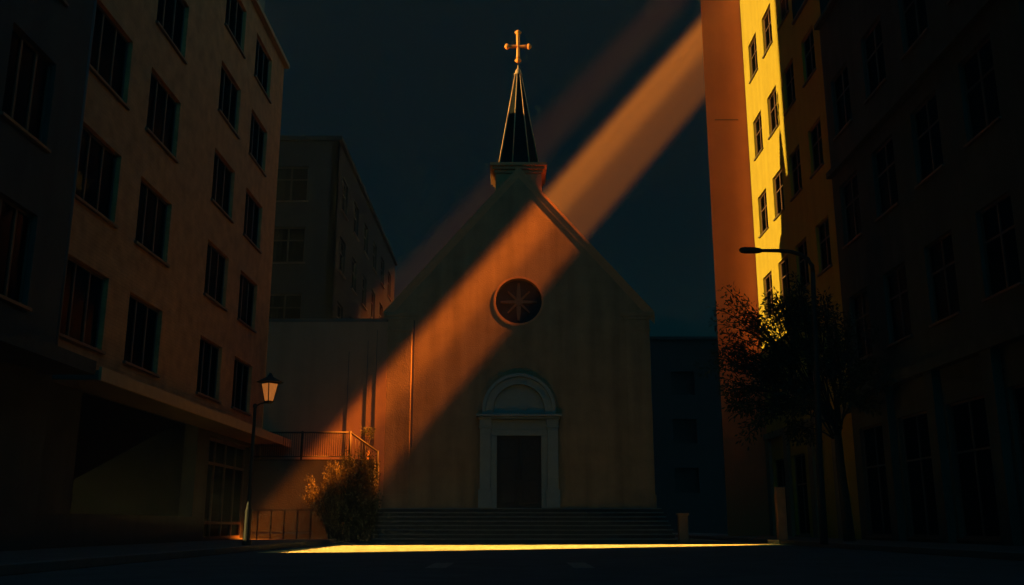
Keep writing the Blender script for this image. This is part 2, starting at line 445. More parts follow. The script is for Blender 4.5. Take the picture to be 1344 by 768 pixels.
# ------------------------------------------------------------------ RIGHT BUILDING (yellow)
right = empty('apartment_building', (11, 38, 0), 'tall yellow block on the right, far end in bright sun, rest in shadow', 'building')
RIGHT = right
colsR = [(39.35, 40.75), (36.88, 38.28), (34.42, 35.82), (31.85, 33.25)]
rowsR = [5.55, 9.27, 12.98, 16.62, 20.42]
WT = 34.0
holes = [(a, b, z, z+1.80+.06*(z > 20)) for a, b in colsR for z in rowsR if not (a < WT and z > 19)]
holes = [(a, b, c, c+1.8) for a, b, c, d in holes]
holes += [(a, a+1.7, .2, 3.2) for a in (39.2, 36.5)]
mpR = lambda u, z, d: (11+d, u, z)
m = MB(); opening_wall(m, mpR, (WT, 41.75), (0, 26.7), [h for h in holes if h[0] > WT], .36)
opening_wall(m, mpR, (30.9, WT-.004), (0, 19.5), [h for h in holes if h[1] < WT], .36)
m.build('wall', M['ochre'], right)
m = MB(); m.box(11.362, 20, WT, 41.74, 0, 26.65); m.box(11.362, 20, 30.9, WT-.01, 0, 19.45)
m.build('storeys', M['room'], right)
m = MB(); m.box(10.998, 20, WT-.012, WT-.002, 19.61, 26.7); m.build('shade_sheet', M['black_wall'], right)  # black sheet added over the end face to hide its sky-lit tint
m = MB(); m.box(10.998, 20, 30.885, 30.897, 17.76, 19.5); m.build('shade_sheet', M['black_wall'], right)  # same black cover over the lower end face
m = MB(); m.box(10.85, 20, WT-.1, 41.745, 26.702, 26.85); m.box(10.9, 20, 30.9, WT-.11, 19.502, 19.6)
m.build('roof', M['body'], right)
m = MB()
for y in (41.1, 38.35, 35.15, 32.45): m.box(10.86, 10.997, y, y+.5, .12, 4.1)
m.box(10.84, 10.996, 31.0, 41.7, 4.103, 4.35)
m.build('pilaster_band', M['ochre_dim'], right)
protos = {}
cf = [[(.05, .2)], [(-.55, -.4)], [(-.1, .05), (.45, .6)]]
n = 0
for (a, b, z, z1) in holes:
    n += 1
    if z < 1:
        k = 'g'
        if k not in protos: protos[k] = make_window(1.7, 3.0, 'cross', right, (0, (a+b)/2-38, z), -PI/2, [(-.6, -.4)])
        else: copy_tree(protos[k], right, (0, (a+b)/2-38, z), -PI/2)
        continue
    k = n % 3
    loc = (0, (a+b)/2-38, z)
    if k not in protos: protos[k] = make_window(1.4, 1.8, 'cross', right, loc, -PI/2, cf[k])
    else: copy_tree(protos[k], right, loc, -PI/2)

RIGHT = None
# nearer building on the right, its shade put into a dark render
rn = empty('apartment_building', (11, 15, 0), 'nearly black unlit building filling the right edge, behind the leafy tree', 'building')
hs = [(28.6-2.9*i, 30.2-2.9*i, z, z+2.1) for i in range(9) for z in (5.6, 9.4, 13.2)]
hg = [(28.3-3.1*i, 30.3-3.1*i, .25, 3.5) for i in range(7)]
m = MB(); opening_wall(m, lambda u, z, d: (10.9+d, u, z), (-15, 30.89), (0, 17.6), hs+hg, .36); m.build('wall', M['right2'], rn)
m = MB(); m.box(11.262, 20, -15, 30.88, 0, 17.55); m.build('storeys', M['room'], rn)
m = MB(); m.box(10.7, 20, -15, 30.87, 17.602, 17.75); m.build('roof', M['right2'], rn)
m = MB(); m.box(10.62, 10.897, -15, 30.85, 4.4, 4.7); m.build('string_course', M['right2'], rn)
m = MB(); m.box(10.7, 10.897, -15, 30.85, 12.0, 12.2); m.build('string_course', M['right2'], rn)
for i in range(8):
    m = MB(); m.box(10.68, 10.898, 27.35-3.1*i, 27.85-3.1*i, .12, 4.398); m.build('pilaster', M['right2'], rn)
p0 = None
for (a, b, z, _) in hs:
    loc = (-.1, (a+b)/2-15, z)
    if p0 is None: p0 = make_window(1.6, 2.1, 'cross', rn, loc, -PI/2, [(-.6, -.45)])
    else: copy_tree(p0, rn, loc, -PI/2)
p0 = None
for (a, b, z, _) in hg:
    loc = (-.1, (a+b)/2-15, z)
    if p0 is None: p0 = make_window(2.0, 3.25, 'cross', rn, loc, -PI/2, [])
    else: copy_tree(p0, rn, loc, -PI/2)

# rust-orange building beyond it (blank party wall towards the street)
ob = empty('apartment_building', (10, 41.8, 0), 'narrow blank rust orange wall left of the sunlit yellow facade', 'building')
m = MB(); m.prism([(9.12, 41.8), (14, 41.8), (14.5, 44), (9.65, 44)], 0, 25.5); m.build('wall', M['orange'], ob)
m = MB(); m.prism([(9.1, 41.77), (14.1, 41.77), (14.5, 44.1), (9.66, 44.1)], 25.503, 25.6); m.build('roof', M['body'], ob)
m = MB(); m.box(9.6, 10.7, 41.77, 41.797, 9.3, 9.33); m.box(9.5, 10.6, 41.77, 41.797, 19.0, 19.025); m.build('cable', M['dark_metal'], ob)

# ------------------------------------------------------------------ CHURCH
CX, CY = .245, 34.0
ch = empty('church', (CX, CY, 1.13), 'gabled plaster church with round window, pale portal and thin spire with cross', 'church')
HW = 4.70
base, eave, apex = 1.13, 8.05, 13.45
rose_z, rose_r = 8.49, .84
m = MB(); bm = m.bm
def loop(pts, y): return [bm.verts.new((p[0], y, p[1])) for p in pts]
outer = [(CX-HW, base), (CX+HW, base), (CX+HW, eave), (CX, apex), (CX-HW, eave)]
NR = 48
inner = [(CX+rose_r*math.cos(2*PI*i/NR), rose_z+rose_r*math.sin(2*PI*i/NR)) for i in range(NR)]
vo = loop(outer, CY); vi = loop(inner, CY)
es = [bm.edges.new((vo[i], vo[(i+1) % 5])) for i in range(5)] + [bm.edges.new((vi[i], vi[(i+1) % NR])) for i in range(NR)]
bmesh.ops.triangle_fill(bm, use_beauty=True, use_dissolve=False, edges=es)
vb = loop(outer, CY+.55); vj = loop(inner, CY+.32)
for i in range(5): bm.faces.new((vo[i], vo[(i+1) % 5], vb[(i+1) % 5], vb[i]))
bm.faces.new(vb)
for i in range(NR): bm.faces.new((vi[i], vi[(i+1) % NR], vj[(i+1) % NR], vj[i]))
m.build('facade', M['church'], ch)
# rose window
m = MB(); m.extr(inner, lambda x, z: (x, CY+.30, z), lambda x, z: (x, CY+.34, z))
rw = m.build('rose_window', M['rose_dark'], ch)
m = MB()
for k in range(8):
    a = PI/2 + k*PI/4
    L_ = {0: .70, 4: .70, 2: .66, 6: .66}.get(k, .56)
    w = {0: .17, 4: .17, 2: .12, 6: .12}.get(k, .085)
    c_, s_ = math.cos(a), math.sin(a)
    pts = [(CX + c_*.02 - s_*w/2, rose_z + s_*.02 + c_*w/2), (CX + c_*.02 + s_*w/2, rose_z + s_*.02 - c_*w/2),
           (CX + c_*L_*.55 + s_*w*.42, rose_z + s_*L_*.55 - c_*w*.42), (CX + c_*L_ + s_*w*.22, rose_z + s_*L_ - c_*w*.22),
           (CX + c_*L_ - s_*w*.22, rose_z + s_*L_ + c_*w*.22), (CX + c_*L_*.55 - s_*w*.42, rose_z + s_*L_*.55 + c_*w*.42)]
    m.xz(pts, CY+.16+.004*k, CY+.29)
m.xz([(CX+.15*math.cos(i*PI/8), rose_z+.15*math.sin(i*PI/8)) for i in range(16)], CY+.13, CY+.295)
m.build('tracery', M['rose_bar'], rw)
m = MB()
for i in range(NR):
    a0, a1 = 2*PI*i/NR, 2*PI*(i+1)/NR
    q = [(CX+r*math.cos(a), rose_z+r*math.sin(a)) for r, a in ((.845, a0), (.915, a0), (.915, a1), (.845, a1))]
    m.xz(q, CY-.006, CY-.003)
m.build('rim', M['trim'], rw)
# raking cornices (one mesh each side), two steps deep
for s in (-1, 1):
    m = MB()
    ex, ez = CX+s*(HW+.22), eave+.02
    dx, dz = CX-ex, apex+.24-ez; Ln = math.hypot(dx, dz); nx, nz = -dz/Ln*(-s)*-1, dx/Ln*(-s)
    nx, nz = (-s*abs(dz)/Ln)*-1, -abs(dx)/Ln      # inward/downward normal
    nx = -s*abs(dz)/Ln
    def band(o0, o1, yf, yb):
        # keep the joint at the ridge vertical
        def pt(t, o):
            x = ex+dx*t; z = ez+dz*t
            return (x, z - o*Ln/abs(dx))
        m.xz([pt(0, o0), pt(1, o0), pt(1, o1), pt(0, o1)], yf, yb)
    band(0, .085, CY-.012, CY+.58)
    band(.087, .20, CY-.008, CY-.003)
    band(.202, .30, CY-.006, CY-.0035)
    m.build('raking_cornice', M['trim'], ch)
# corner pilasters with caps
for s in (-1, 1):
    m = MB()
    xa, xb = sorted((CX+s*(HW+.02), CX+s*(HW-.86)))
    m.box(xa, xb, CY-.03, CY-.003, base, 7.35)
    m.box(xa-.03, xb+.03, CY-.04, CY-.002, 7.352, 7.46)
    m.box(xa, xb, CY-.032, CY-.003, 7.462, 7.78)
    m.box(xa-.07, xb+.07, CY-.045, CY-.002, 7.782, 7.9)
    m.box(xa-.15, xb+.15, CY-.06, CY-.001, 7.902, 8.06)
    m.box(xa-.04, xb+.04, CY-.045, CY-.002, base, base+.45)
    m.build('pilaster', M['church'], ch, bevel=.01)
m = MB(); m.box(CX-3.80, CX-3.75, CY-.0075, CY+.01, 3.2, 7.76); m.build('drainpipe', M['pipe'], ch)
# portal
m = MB(); P = M['portal']
pt = 4.28                                         # cornice level
for s in (-1, 1):
    xa, xb = sorted((CX+s*1.36, CX+s*.98))
    m.box(xa, xb, CY-.30, CY-.003, base+.62, 3.86)          # pilaster shaft
    m.box(xa-.05, xb+.05, CY-.34, CY-.002, base, base+.618)  # pedestal
    m.box(xa-.04, xb+.04, CY-.33, CY-.002, 3.862, 3.93)
    m.box(xa-.02, xb+.02, CY-.31, CY-.002, 3.932, 4.17)
    ja, jb = sorted((CX+s*.975, CX+s*.775))
    m.box(ja, jb, CY-.20, CY-.004, base, 3.60)
    ja, jb = sorted((CX+s*.77, CX+s*.70)); 
m.box(CX-.975, CX+.975, CY-.20, CY-.004, 3.602, 3.80)
m.box(CX-.975, CX+.975, CY-.15, CY-.0045, 3.802, 4.17)
m.box(CX-1.42, CX+1.42, CY-.36, CY-.0035, 4.172, 4.25)
m.box(CX-1.50, CX+1.50, CY-.44, CY-.003, 4.252, 4.34)
m.build('portal', P, ch, bevel=.01)
m = MB()
def arch_ring(r0, r1, yf, yb, zc, st):
    n = 40
    for i in range(n):
        a0, a1 = PI*i/n, PI*(i+1)/n
        q = [(CX+r*math.cos(a), zc+st+r*math.sin(a)) for r, a in ((r0, a0), (r1, a0), (r1, a1), (r0, a1))]
        m.xz(q, yf, yb)
    for s in (-1, 1):
        xa, xb = sorted((CX+s*r0, CX+s*r1)); m.box(xa, xb, yf, yb, zc, zc+st-.001)
arch_ring(1.17, 1.29, CY-.30, CY-.003, 4.343, .16)
arch_ring(.98, 1.168, CY-.22, CY-.003, 4.343, .16)
arch_ring(.90, .978, CY-.26, CY-.003, 4.343, .16)
m.xz([(CX+.9*math.cos(PI*i/24), 4.503+.9*math.sin(PI*i/24)) for i in range(25)] + [(CX-.9, 4.345), (CX+.9, 4.345)], CY-.08, CY-.003)
m.build('portal_arch', P, ch)
m = MB(); m.box(CX-.77, CX+.77, CY-.07, CY-.005, base, 3.6)
dr = m.build('door', M['door'], ch)
m = MB()
for s in (-1, 1):
    for j, (z0, z1) in enumerate(((1.3, 1.95), (2.05, 2.75), (2.85, 3.45))):
        xa, xb = sorted((CX+s*.12, CX+s*.68))
        m.box(xa, xb, CY-.095, CY-.072, z0, z1)
m.box(CX-.012, CX+.012, CY-.10, CY-.072, base+.02, 3.58)
m.build('door_panel', M['door'], dr, bevel=.01)
m = MB(); m.tube([(CX+.07, CY-.12, 2.1), (CX+.07, CY-.12, 2.45)], .018); m.tube([(CX-.07, CY-.12, 2.1), (CX-.07, CY-.12, 2.45)], .018)
m.build('handle', M['dark_metal'], dr)
# nave behind, lower than its facade
m = MB(); m.xz([(CX-4.4, .0), (CX+4.4, .0), (CX+4.4, 6.2), (CX, 9.9), (CX-4.4, 6.2)], CY+.56, CY+13); m.build('nave', M['church'], ch)
m = MB()
for s in (-1, 1):
    m.xz([(CX, 9.92), (CX+s*4.7, 5.97), (CX+s*4.7, 6.12), (CX, 10.07)], CY+.57, CY+13.2)
m.build('nave_roof', M['terracotta'], ch)
# belfry box and spire
BY = 35.25
m = MB()
m.box(CX-.875, CX+.875, BY-.87, BY+.87, 10.2, 13.55)
m.box(CX-.92, CX+.92, BY-.92, BY+.92, 13.552, 13.68)
m.box(CX-1.0, CX+1.0, BY-1.0, BY+1.0, 13.682, 13.80)
m.box(CX-1.08, CX+1.08, BY-1.08, BY+1.08, 13.802, 13.93)
m.build('belfry_base', M['trim'], ch, bevel=.01)
m = MB(); SPZ0, SPZ1 = 13.93, 18.05
R0, R1 = .86, .13; rot = PI/8+.12
m.lathe([(R0-.02, 0), (R1-.01, SPZ1-SPZ0)], (CX, BY, SPZ0), 8, rot)
sp = m.build('spire', M['spire'], ch)
m = MB()
for k in range(8):
    a = 2*PI*k/8+rot
    p = (CX+R0*math.cos(a), BY+R0*math.sin(a), SPZ0); q = (CX+R1*math.cos(a), BY+R1*math.sin(a), SPZ1)
    m.tube([p, q], [.026, .02], 8)
m.build('ridge', M['copper'], sp)
m = MB()
m.lathe([(.17, 0), (.17, .04), (.13, .06), (.12, .16), (.08, .24), (.03, .30), (.03, .42)], (CX, BY, SPZ1), 16)
m.build('finial', M['copper'], sp)
m = MB(); cz = 19.30; t_ = .05
m.tube([(CX, BY, 18.70), (CX, BY, 18.95), (CX, BY, cz), (CX, BY, 19.7), (CX, BY, 19.90)], [.085, .07, .065, .07, .085], 12)
m.tube([(CX-.43, BY, cz), (CX-.25, BY, cz), (CX, BY, cz), (CX+.25, BY, cz), (CX+.43, BY, cz)], [.08, .065, .06, .065, .08], 12)
def ball(x, z, r):
    m.lathe([(.01, -r)] + [(r*math.cos(a), r*math.sin(a)) for a in (-1.2, -.8, -.4, 0, .4, .8, 1.2)] + [(.01, r)], (x, BY, z), 14)
for (x, z, ax) in ((CX+.44, cz, 0), (CX-.44, cz, 0), (CX, 19.92, 1), (CX, 18.68, 1)):
    ball(x, z, .105)
    for q in (-1, 1): ball(x+(q*.07 if ax else 0), z+(0 if ax else q*.07), .065)
m.build('cross', M['cross'], sp, smooth=True)

# ------------------------------------------------------------------ STEPS
NS = 8; rise = 1.13/NS; y0 = 31.75; tread = .285
stp = empty('stone_steps', (CX, y0, 0), 'broad flight of low grey stone steps leading up to the church portal', 'steps')
for i in range(NS):
    m = MB(); m.box(-5.0, 5.3-.03*i, y0+tread*i, y0+tread*(i+1)-.002 if i < NS-1 else CY-.002, .0, rise*(i+1)-.042)
    m.build('riser', M['step_dark'], stp)
    m = MB(); m.box(-5.02, 5.33-.03*i, y0+tread*i-.045, y0+tread*(i+1)-.05 if i < NS-1 else CY-.004, rise*(i+1)-.04, rise*(i+1))
    m.build('tread', M['step'], stp, bevel=.006)
m = MB(); m.box(5.36, 5.66, 31.7, 32.0, 0, .86); m.box(5.32, 5.70, 31.66, 32.04, .862, .93)
tag(m.build('stone_post', M['post'], bevel=.012), 'short brown stone post at the right end of the church steps', 'post')

# ------------------------------------------------------------------ TERRACE left of the church
m = MB(); m.prism([(-8.78, 32.6), (-5.4, 32.6), (-4.62, 32.6), (-4.62, 33.88), (-8.78, 33.88)], 0, 2.66)
# simple block is enough: the wall in front is what the photograph shows
tw = m.build('retaining_wall', M['retain']); tag(tw, 'dark retaining wall under the railed terrace left of the church', 'wall')
m = MB(); m.box(-8.78, -4.48, 33.966, 38.0, 0, 7.7)
an = empty('annex_building', (-6, 33.86, 0), 'tan annex wall behind the terrace railing, touching the left side of the church', 'building')
m.build('wall', M['tan'], an)
m = MB(); m.box(-8.79, -4.53, 33.95, 38.1, 7.702, 7.82); m.build('roof', M['body'], an)
for cx, za, zb in ((-5.85, 2.72, 6.6), (-5.18, 2.72, 7.0), (-4.86, 3.3, 7.4)):
    m = MB(); m.box(cx, cx+.02, 33.961, 33.975, za, zb); m.build('conduit', M['pipe'], an)
m = MB(); m.prism([(-8.77, 32.62), (-5.41, 32.62), (-4.64, 32.62), (-4.64, 33.87), (-8.77, 33.87)], 2.662, 2.70)  # near-black slab added to damp the beam's bounced light
tag(m.build('terrace_floor', M['dull_floor']), kind='structure')
# railing: runs along the terrace edge then down beside the church
rl = empty('railing', (-6, 33, 2.7), 'thin black metal railing on the terrace left of the church', 'railing')
pA, pB, pC = Vector((-8.7, 32.65, 3.60)), Vector((-5.46, 32.65, 3.60)), Vector((-4.58, 33.1, 2.98))
m = MB(); m.tube([pA, pB], .028); m.tube([pB, pC], .032); m.build('handrail', M['dark_metal'], rl)
m = MB(); m.tube([pA-Vector((0, 0, .8)), pB-Vector((0, 0, .8))], .018); m.tube([pB-Vector((0, 0, .8)), pC-Vector((0, 0, .8))], .018); m.build('bottom_rail', M['dark_metal'], rl)
m = MB()
nb = 44
for i in range(nb):
    p = pA.lerp(pB, (i+.5)/nb); m.tube([p-Vector((0, 0, .8)), p], .009, 6)
for i in range(8):
    p = pB.lerp(pC, (i+.5)/8); m.tube([p-Vector((0, 0, .8)), p], .009, 6)
tag(m.build('balusters', M['dark_metal'], rl), kind=None)
for p in (pB, pC, pA.lerp(pB, .5)):
    m = MB(); m.tube([p-Vector((0, 0, .92)), p+Vector((0, 0, .05))], .035, 8); m.build('post', M['dark_metal'], rl)
# kerb-side low fence at the foot
lf = empty('low_fence', (-6.9, 31.3, 0), 'low dark fence with pale bottom bar between lantern pole and bush', 'fence')
m = MB()
m.box(-8.6, -6.3, 31.28, 31.34, .30, .34); m.build('rail', M['kerb'], lf)
m = MB()
for i in range(6): m.box(-8.5+.42*i, -8.46+.42*i, 31.25, 31.29, .12, 1.0)
m.box(-8.6, -6.3, 31.255, 31.285, 1.002, 1.04)
m.build('post', M['dark_metal'], lf)

# ------------------------------------------------------------------ PLANTS
def leafmesh(m, p, d, L, W):
    d = d.normalized(); r = d.cross(Vector((random.gauss(0, 1), random.gauss(0, 1), random.gauss(0, 1)))).normalized()
    a = p; b = p + d*L
    q = p + d*L*.5 + d.cross(r)*L*.08
    m.face([a, q + r*W/2, b, q - r*W/2])
def plant(root, name_trunk, stems, leafmat, rad, nleaf, L, W, spread, start=.35, droop=0.0, trunk_mat='bark'):
    tr = MB(); lv = MB()
    for (a, b, bend) in stems:
        a = Vector(a); b = Vector(b); mid = a.lerp(b, .5) + Vector(bend)
        pts = [a*(1-t)**2 + mid*2*t*(1-t) + b*t*t for t in [i/6 for i in range(7)]]
        tr.tube(pts, [rad*(1-.8*i/6) for i in range(7)], 5)
        # side twigs with leaves
        for j in range(nleaf):
            t = start + (1-start)*random.random()**.8
            p = a*(1-t)**2 + mid*2*t*(1-t) + b*t*t
            off = Vector((random.gauss(0, 1), random.gauss(0, 1), random.gauss(0, 1)))*spread*(1.15-t*.55)
            d = (b-a).normalized()*.5 + off.normalized() + Vector((0, 0, -droop))
            leafmesh(lv, p+off, d, L*random.uniform(.6, 1.25), W*random.uniform(.7, 1.2))
    tr.build(name_trunk, M[trunk_mat], root, smooth=True)
    lv.build('foliage', leafmat, root, recalc=False)

bush = empty('bush', (-5.7, 31.8, 0), 'loose leafy bush catching the beam in front of the retaining wall, left of the steps', 'bush')
st = []
for i in range(60):
    a = random.uniform(-1, 1); rr = random.uniform(.2, 1)
    tip = (-5.75 + 1.2*a*rr + random.gauss(0, .1), 31.75+random.uniform(-.55, .65), 1.1 + 1.6*random.random()**.7*(1-.45*abs(a)*rr) )
    st.append(((-5.65+random.uniform(-.25, .25), 31.75+random.uniform(-.15, .15), .0), tip, (random.uniform(-.12, .12), 0, .25)))
plant(bush, 'stems', st, M['bushleaf'], .02, 260, .06, .028, .085, start=.25)
hd = empty('bush', (-4.9, 31.6, 0), 'dense black shrub beside the church corner, right of the lit bush', 'bush')
st = []
for i in range(64):
    st.append(((-4.8+random.uniform(-.4, .3), 31.5+random.uniform(-.2, .2), .1), (-4.8+random.uniform(-.65, .42), 31.5+random.uniform(-.3, .3), random.uniform(.9, 2.9)), (random.uniform(-.1, .1), 0, .2)))
plant(hd, 'stems', st, M['hedgeleaf'], .02, 260, .07, .04, .11, start=.1)
pp = empty('potted_plant', (-5.05, 33.3, 2.70), 'small spiky potted plant on the terrace behind the railing', 'plant')
m = MB(); m.lathe([(.08, 0), (.12, .32), (.13, .34), (.10, .34)], (-5.0, 33.3, 2.702), 12); m.build('pot', M['post'], pp)
st = [((-5.0, 33.3, 3.0), (-5.0+random.uniform(-.2, .2), 33.3+random.uniform(-.15, .15), 3.75+random.uniform(-.1, .15)), (0, 0, .1)) for _ in range(8)]
plant(pp, 'stems', st, M['hedgeleaf'], .012, 25, .11, .03, .05, start=.6)

tree = empty('street_tree', (9.2, 27.4, .12), 'dark leafy street tree on the right with drooping sprays against the sunlit wall', 'tree')
hub = Vector((9.3, 27.6, 3.2))
tr = MB(); tr.tube([(9.4, 27.6, .1), (9.36, 27.62, 1.2), (9.3, 27.58, 2.3), hub], [.17, .14, .12, .10], 10)
tr.build('trunk', M['bark'], tree, smooth=True)
tips = [(8.15,27.0,7.25),(7.75,27.2,6.95),(7.35,27.0,6.7),(6.85,27.2,6.85),(6.25,27.0,6.75),(6.6,27.4,6.3),(7.0,26.8,5.9),(6.1,27.1,5.65),(5.95,27.3,5.2),(6.3,26.9,5.0),
        (6.0,27.2,4.3),(6.2,27.0,3.9),(6.6,27.3,4.3),(7.1,27.0,5.0),(7.5,27.3,5.6),(8.0,27.1,6.2),(8.5,27.4,6.9),(8.8,27.0,6.4),(9.2,27.3,6.9),(9.8,27.2,6.3),
        (8.3,26.6,5.2),(7.6,26.7,4.2),(7.0,27.2,3.6),(6.5,27.0,3.2),(9.0,26.5,5.4),(9.7,26.8,5.2),(10.2,27.4,5.0),(8.3,26.8,3.6),(9.3,26.4,4.2),(10.0,26.9,4.0),
        (7.9,27.5,3.0),(8.7,28.3,5.9),(9.5,28.4,5.2),(8.2,28.3,4.6),(7.3,28.0,4.7),(6.9,27.9,5.5),(7.7,27.8,6.4),(10.2,27.8,6.0)]
st = []
for t in tips:
    t = Vector(t)
    a = hub + Vector((random.uniform(-.15, .15), random.uniform(-.15, .15), random.uniform(-.3, .6)))
    st.append((a, t, (random.uniform(-.15, .15), random.uniform(-.2, .2), .45+random.uniform(0, .4))))
    for _ in range(3):
        q = t + Vector((random.gauss(0, .35), random.gauss(0, .35), random.gauss(-.05, .28)))
        st.append((a.lerp(t, .55)+Vector((0, 0, .2)), q, (0, 0, .25)))
plant(tree, 'limbs', st, M['leaf'], .03, 85, .15, .05, .13, start=.5, droop=.5)

# ------------------------------------------------------------------ LAMPS
ll = empty('street_lamp', (-5.80, 21.9, .12), 'old four sided lantern glowing orange on a thin post beside the ochre building', 'street lamp')
px = -5.86; ly = 21.9
m = MB(); m.lathe([(.10, 0), (.10, .1), (.075, .14), (.07, .75), (.055, .8), (.042, .9), (.036, 3.03), (.05, 3.04), (.05, 3.1), (.02, 3.13)], (px, ly, .12), 14)
m.build('pole', M['dark_metal'], ll)
lx = -5.555
m = MB(); m.tube([(px, ly, 3.18), (px+.12, ly, 3.25), (px+.22, ly, 3.27), (lx, ly, 3.27)], .018, 8); m.build('bracket', M['dark_metal'], ll)
m = MB(); z0, z1 = 3.31, 3.70; r0, r1 = .095, .185
rotL = PI/2
m.lathe([(r0, 0), (r1, z1-z0)], (lx, ly, z0), 4, rotL+.12)
ln = m.build('lantern', M['glow'], ll)
m = MB()
for k in range(4):
    a = 2*PI*k/4+rotL+.12
    m.tube([(lx+(r0+.006)*math.cos(a), ly+(r0+.006)*math.sin(a), z0-.01), (lx+(r1+.006)*math.cos(a), ly+(r1+.006)*math.sin(a), z1+.01)], .012, 6)
m.lathe([(r0*.5, -.06), (r0+.02, -.02), (r0+.02, -.002)], (lx, ly, z0), 4, rotL+.12)
m.lathe([(r1+.012, 0), (r1+.014, .03)], (lx, ly, z1+.002), 4, rotL+.12)
m.build('lantern_frame', M['dark_metal'], ln)
m = MB(); m.lathe([(.31, 0), (.30, .012), (.16, .09), (.07, .13), (.05, .17), (.02, .22)], (lx, ly, z1+.034), 8, .2); m.build('cap', M['dark_metal'], ln)

rl_ = empty('street_lamp', (7.8, 24, .12), 'tall modern street lamp with a curved arm, dark against the sunlit wall', 'street lamp')
m = MB()
m.tube([(7.55, 24, .1), (7.58, 24, 2.0), (7.70, 24, 4.5), (7.76, 24, 6.5), (7.78, 24, 6.92)], [.10, .085, .07, .06, .055], 12)
m.build('pole', M['dark_metal'], rl_, smooth=True)
m = MB(); m.tube([(7.78, 24, 6.90), (7.77, 24, 7.08), (7.68, 24, 7.25), (7.50, 24, 7.38), (7.25, 24, 7.46), (6.9, 24, 7.49), (6.45, 24, 7.49)], [.055, .055, .055, .055, .052, .05, .045], 12)
m.build('arm', M['dark_metal'], rl_, smooth=True)
m = MB()
m.tube([(6.50, 24, 7.49), (6.42, 24, 7.49), (6.30, 24, 7.495), (6.05, 24, 7.50), (5.95, 24, 7.50), (5.91, 24, 7.50)], [.045, .07, .085, .09, .07, .03], 14)
m.build('lamp_head', M['dark_metal'], rl_, smooth=True)

# right-hand stone post and block catching the low sun
m = MB(); m.box(8.02, 8.30, 29.75, 30.0, .12, 1.68)
tag(m.build('gate_post', M['post'], bevel=.01), 'slim dark post on the right kerb where the strip of light ends', 'post')
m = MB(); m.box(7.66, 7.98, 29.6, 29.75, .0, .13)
tag(m.build('kerb_stone', M['sun_strip'], bevel=.015), 'small block in golden sunlit colour at the right end of the light strip', 'stone block')  # strip's golden colour paints the bright spot of sun

# ------------------------------------------------------------------ HAZE
m = MB(); m.box(-62, 62, -66, 86, -1.5, 61.5)
hz = m.build('haze', M['asphalt']); hz.data.materials.clear()
hm = bpy.data.materials.new('haze_air'); hm.use_nodes = True
nt = hm.node_tree; nt.nodes.remove(nt.nodes['Principled BSDF'])
pv = nt.nodes.new('ShaderNodeVolumePrincipled'); pv.inputs['Density'].default_value = .0015
pv.inputs['Color'].default_value = (.48, .555, .62, 1); pv.inputs['Anisotropy'].default_value = 0.0
nt.links.new(pv.outputs[0], nt.nodes['Material Output'].inputs['Volume'])
hz.data.materials.append(hm); tag(hz, kind='stuff')

# ------------------------------------------------------------------ LIGHT
sun = bpy.data.lights.new('sun', 'SUN'); sun.energy = 5.0; sun.angle = math.radians(.5); sun.color = (1, .70, .20)
so = bpy.data.objects.new('sun', sun); COL.objects.link(so)
d = Vector((SX, SY, SZ)).normalized(); so.rotation_euler = (-d).to_track_quat('Z', 'Y').to_euler(); so.location = (-40, 20, 40)
elev = math.atan2(-SZ, math.hypot(SX, SY))

w = bpy.data.worlds.new('World'); SC.world = w; w.use_nodes = True
nt = w.node_tree; bg = nt.nodes['Background']
sky = nt.nodes.new('ShaderNodeTexSky'); sky.sky_type = 'NISHITA'; sky.sun_disc = False
sky.sun_elevation = elev; sky.sun_rotation = math.atan2(-SX, -SY) ; sky.dust_density = 1.0
tint = nt.nodes.new('ShaderNodeVectorMath'); tint.operation = 'MULTIPLY'; tint.inputs[1].default_value = (.09, .46, .50)
nt.links.new(sky.outputs[0], tint.inputs[0])
wt = nt.nodes.new('ShaderNodeTexCoord'); wd = nt.nodes.new('ShaderNodeVectorMath'); wd.operation = 'DOT_PRODUCT'; wd.inputs[1].default_value = (.28, -.85, .45)
nt.links.new(wt.outputs['Generated'], wd.inputs[0])
wr = nt.nodes.new('ShaderNodeMapRange'); wr.interpolation_type = 'SMOOTHSTEP'
wr.inputs[1].default_value = -.25; wr.inputs[2].default_value = .95; wr.inputs[3].default_value = 1.0; wr.inputs[4].default_value = 50.0
nt.links.new(wd.outputs['Value'], wr.inputs[0])
ws = nt.nodes.new('ShaderNodeVectorMath'); ws.operation = 'SCALE'
nt.links.new(tint.outputs[0], ws.inputs[0]); nt.links.new(wr.outputs[0], ws.inputs['Scale']); nt.links.new(ws.outputs[0], bg.inputs[0])
bg.inputs[1].default_value = .0023

# beam: an added far, powerful lamp high on the right stands in for the sun shaft, shuttered into two narrow blades
f_ = 1260; th = math.atan(306/1260); CAM = Vector((0, 0, .54))
def ray(x, y):
    a = (x-672)/f_; b = (384-y)/f_
    return Vector((a, math.cos(th)-math.sin(th)*b, math.sin(th)+math.cos(th)*b))
def at(x, y, Y):
    r = ray(x, y); return CAM + r*(Y/r.y)
P1 = at(981, 0, 29.9); P2 = at(595, 440, 29.9)
udir = (P1-P2).normalized()
S = P2 + udir*150; 
# keep the lamp in the plane that holds the camera and the beam
tgt = at(770, 250, 50)
sp_l = bpy.data.lights.new('beam_lamp', 'SPOT'); sp_l.energy = 1.85e7; sp_l.color = (1, .215, .012)
sp_l.spot_size = math.radians(19.0); sp_l.spot_blend = .05; sp_l.shadow_soft_size = .25
sp_o = bpy.data.objects.new('beam_lamp', sp_l); COL.objects.link(sp_o)
sp_o.location = S
q = (S-tgt).to_track_quat('Z', 'Y'); sp_o.rotation_mode = 'QUATERNION'; sp_o.rotation_quaternion = q
R3 = q.to_matrix()
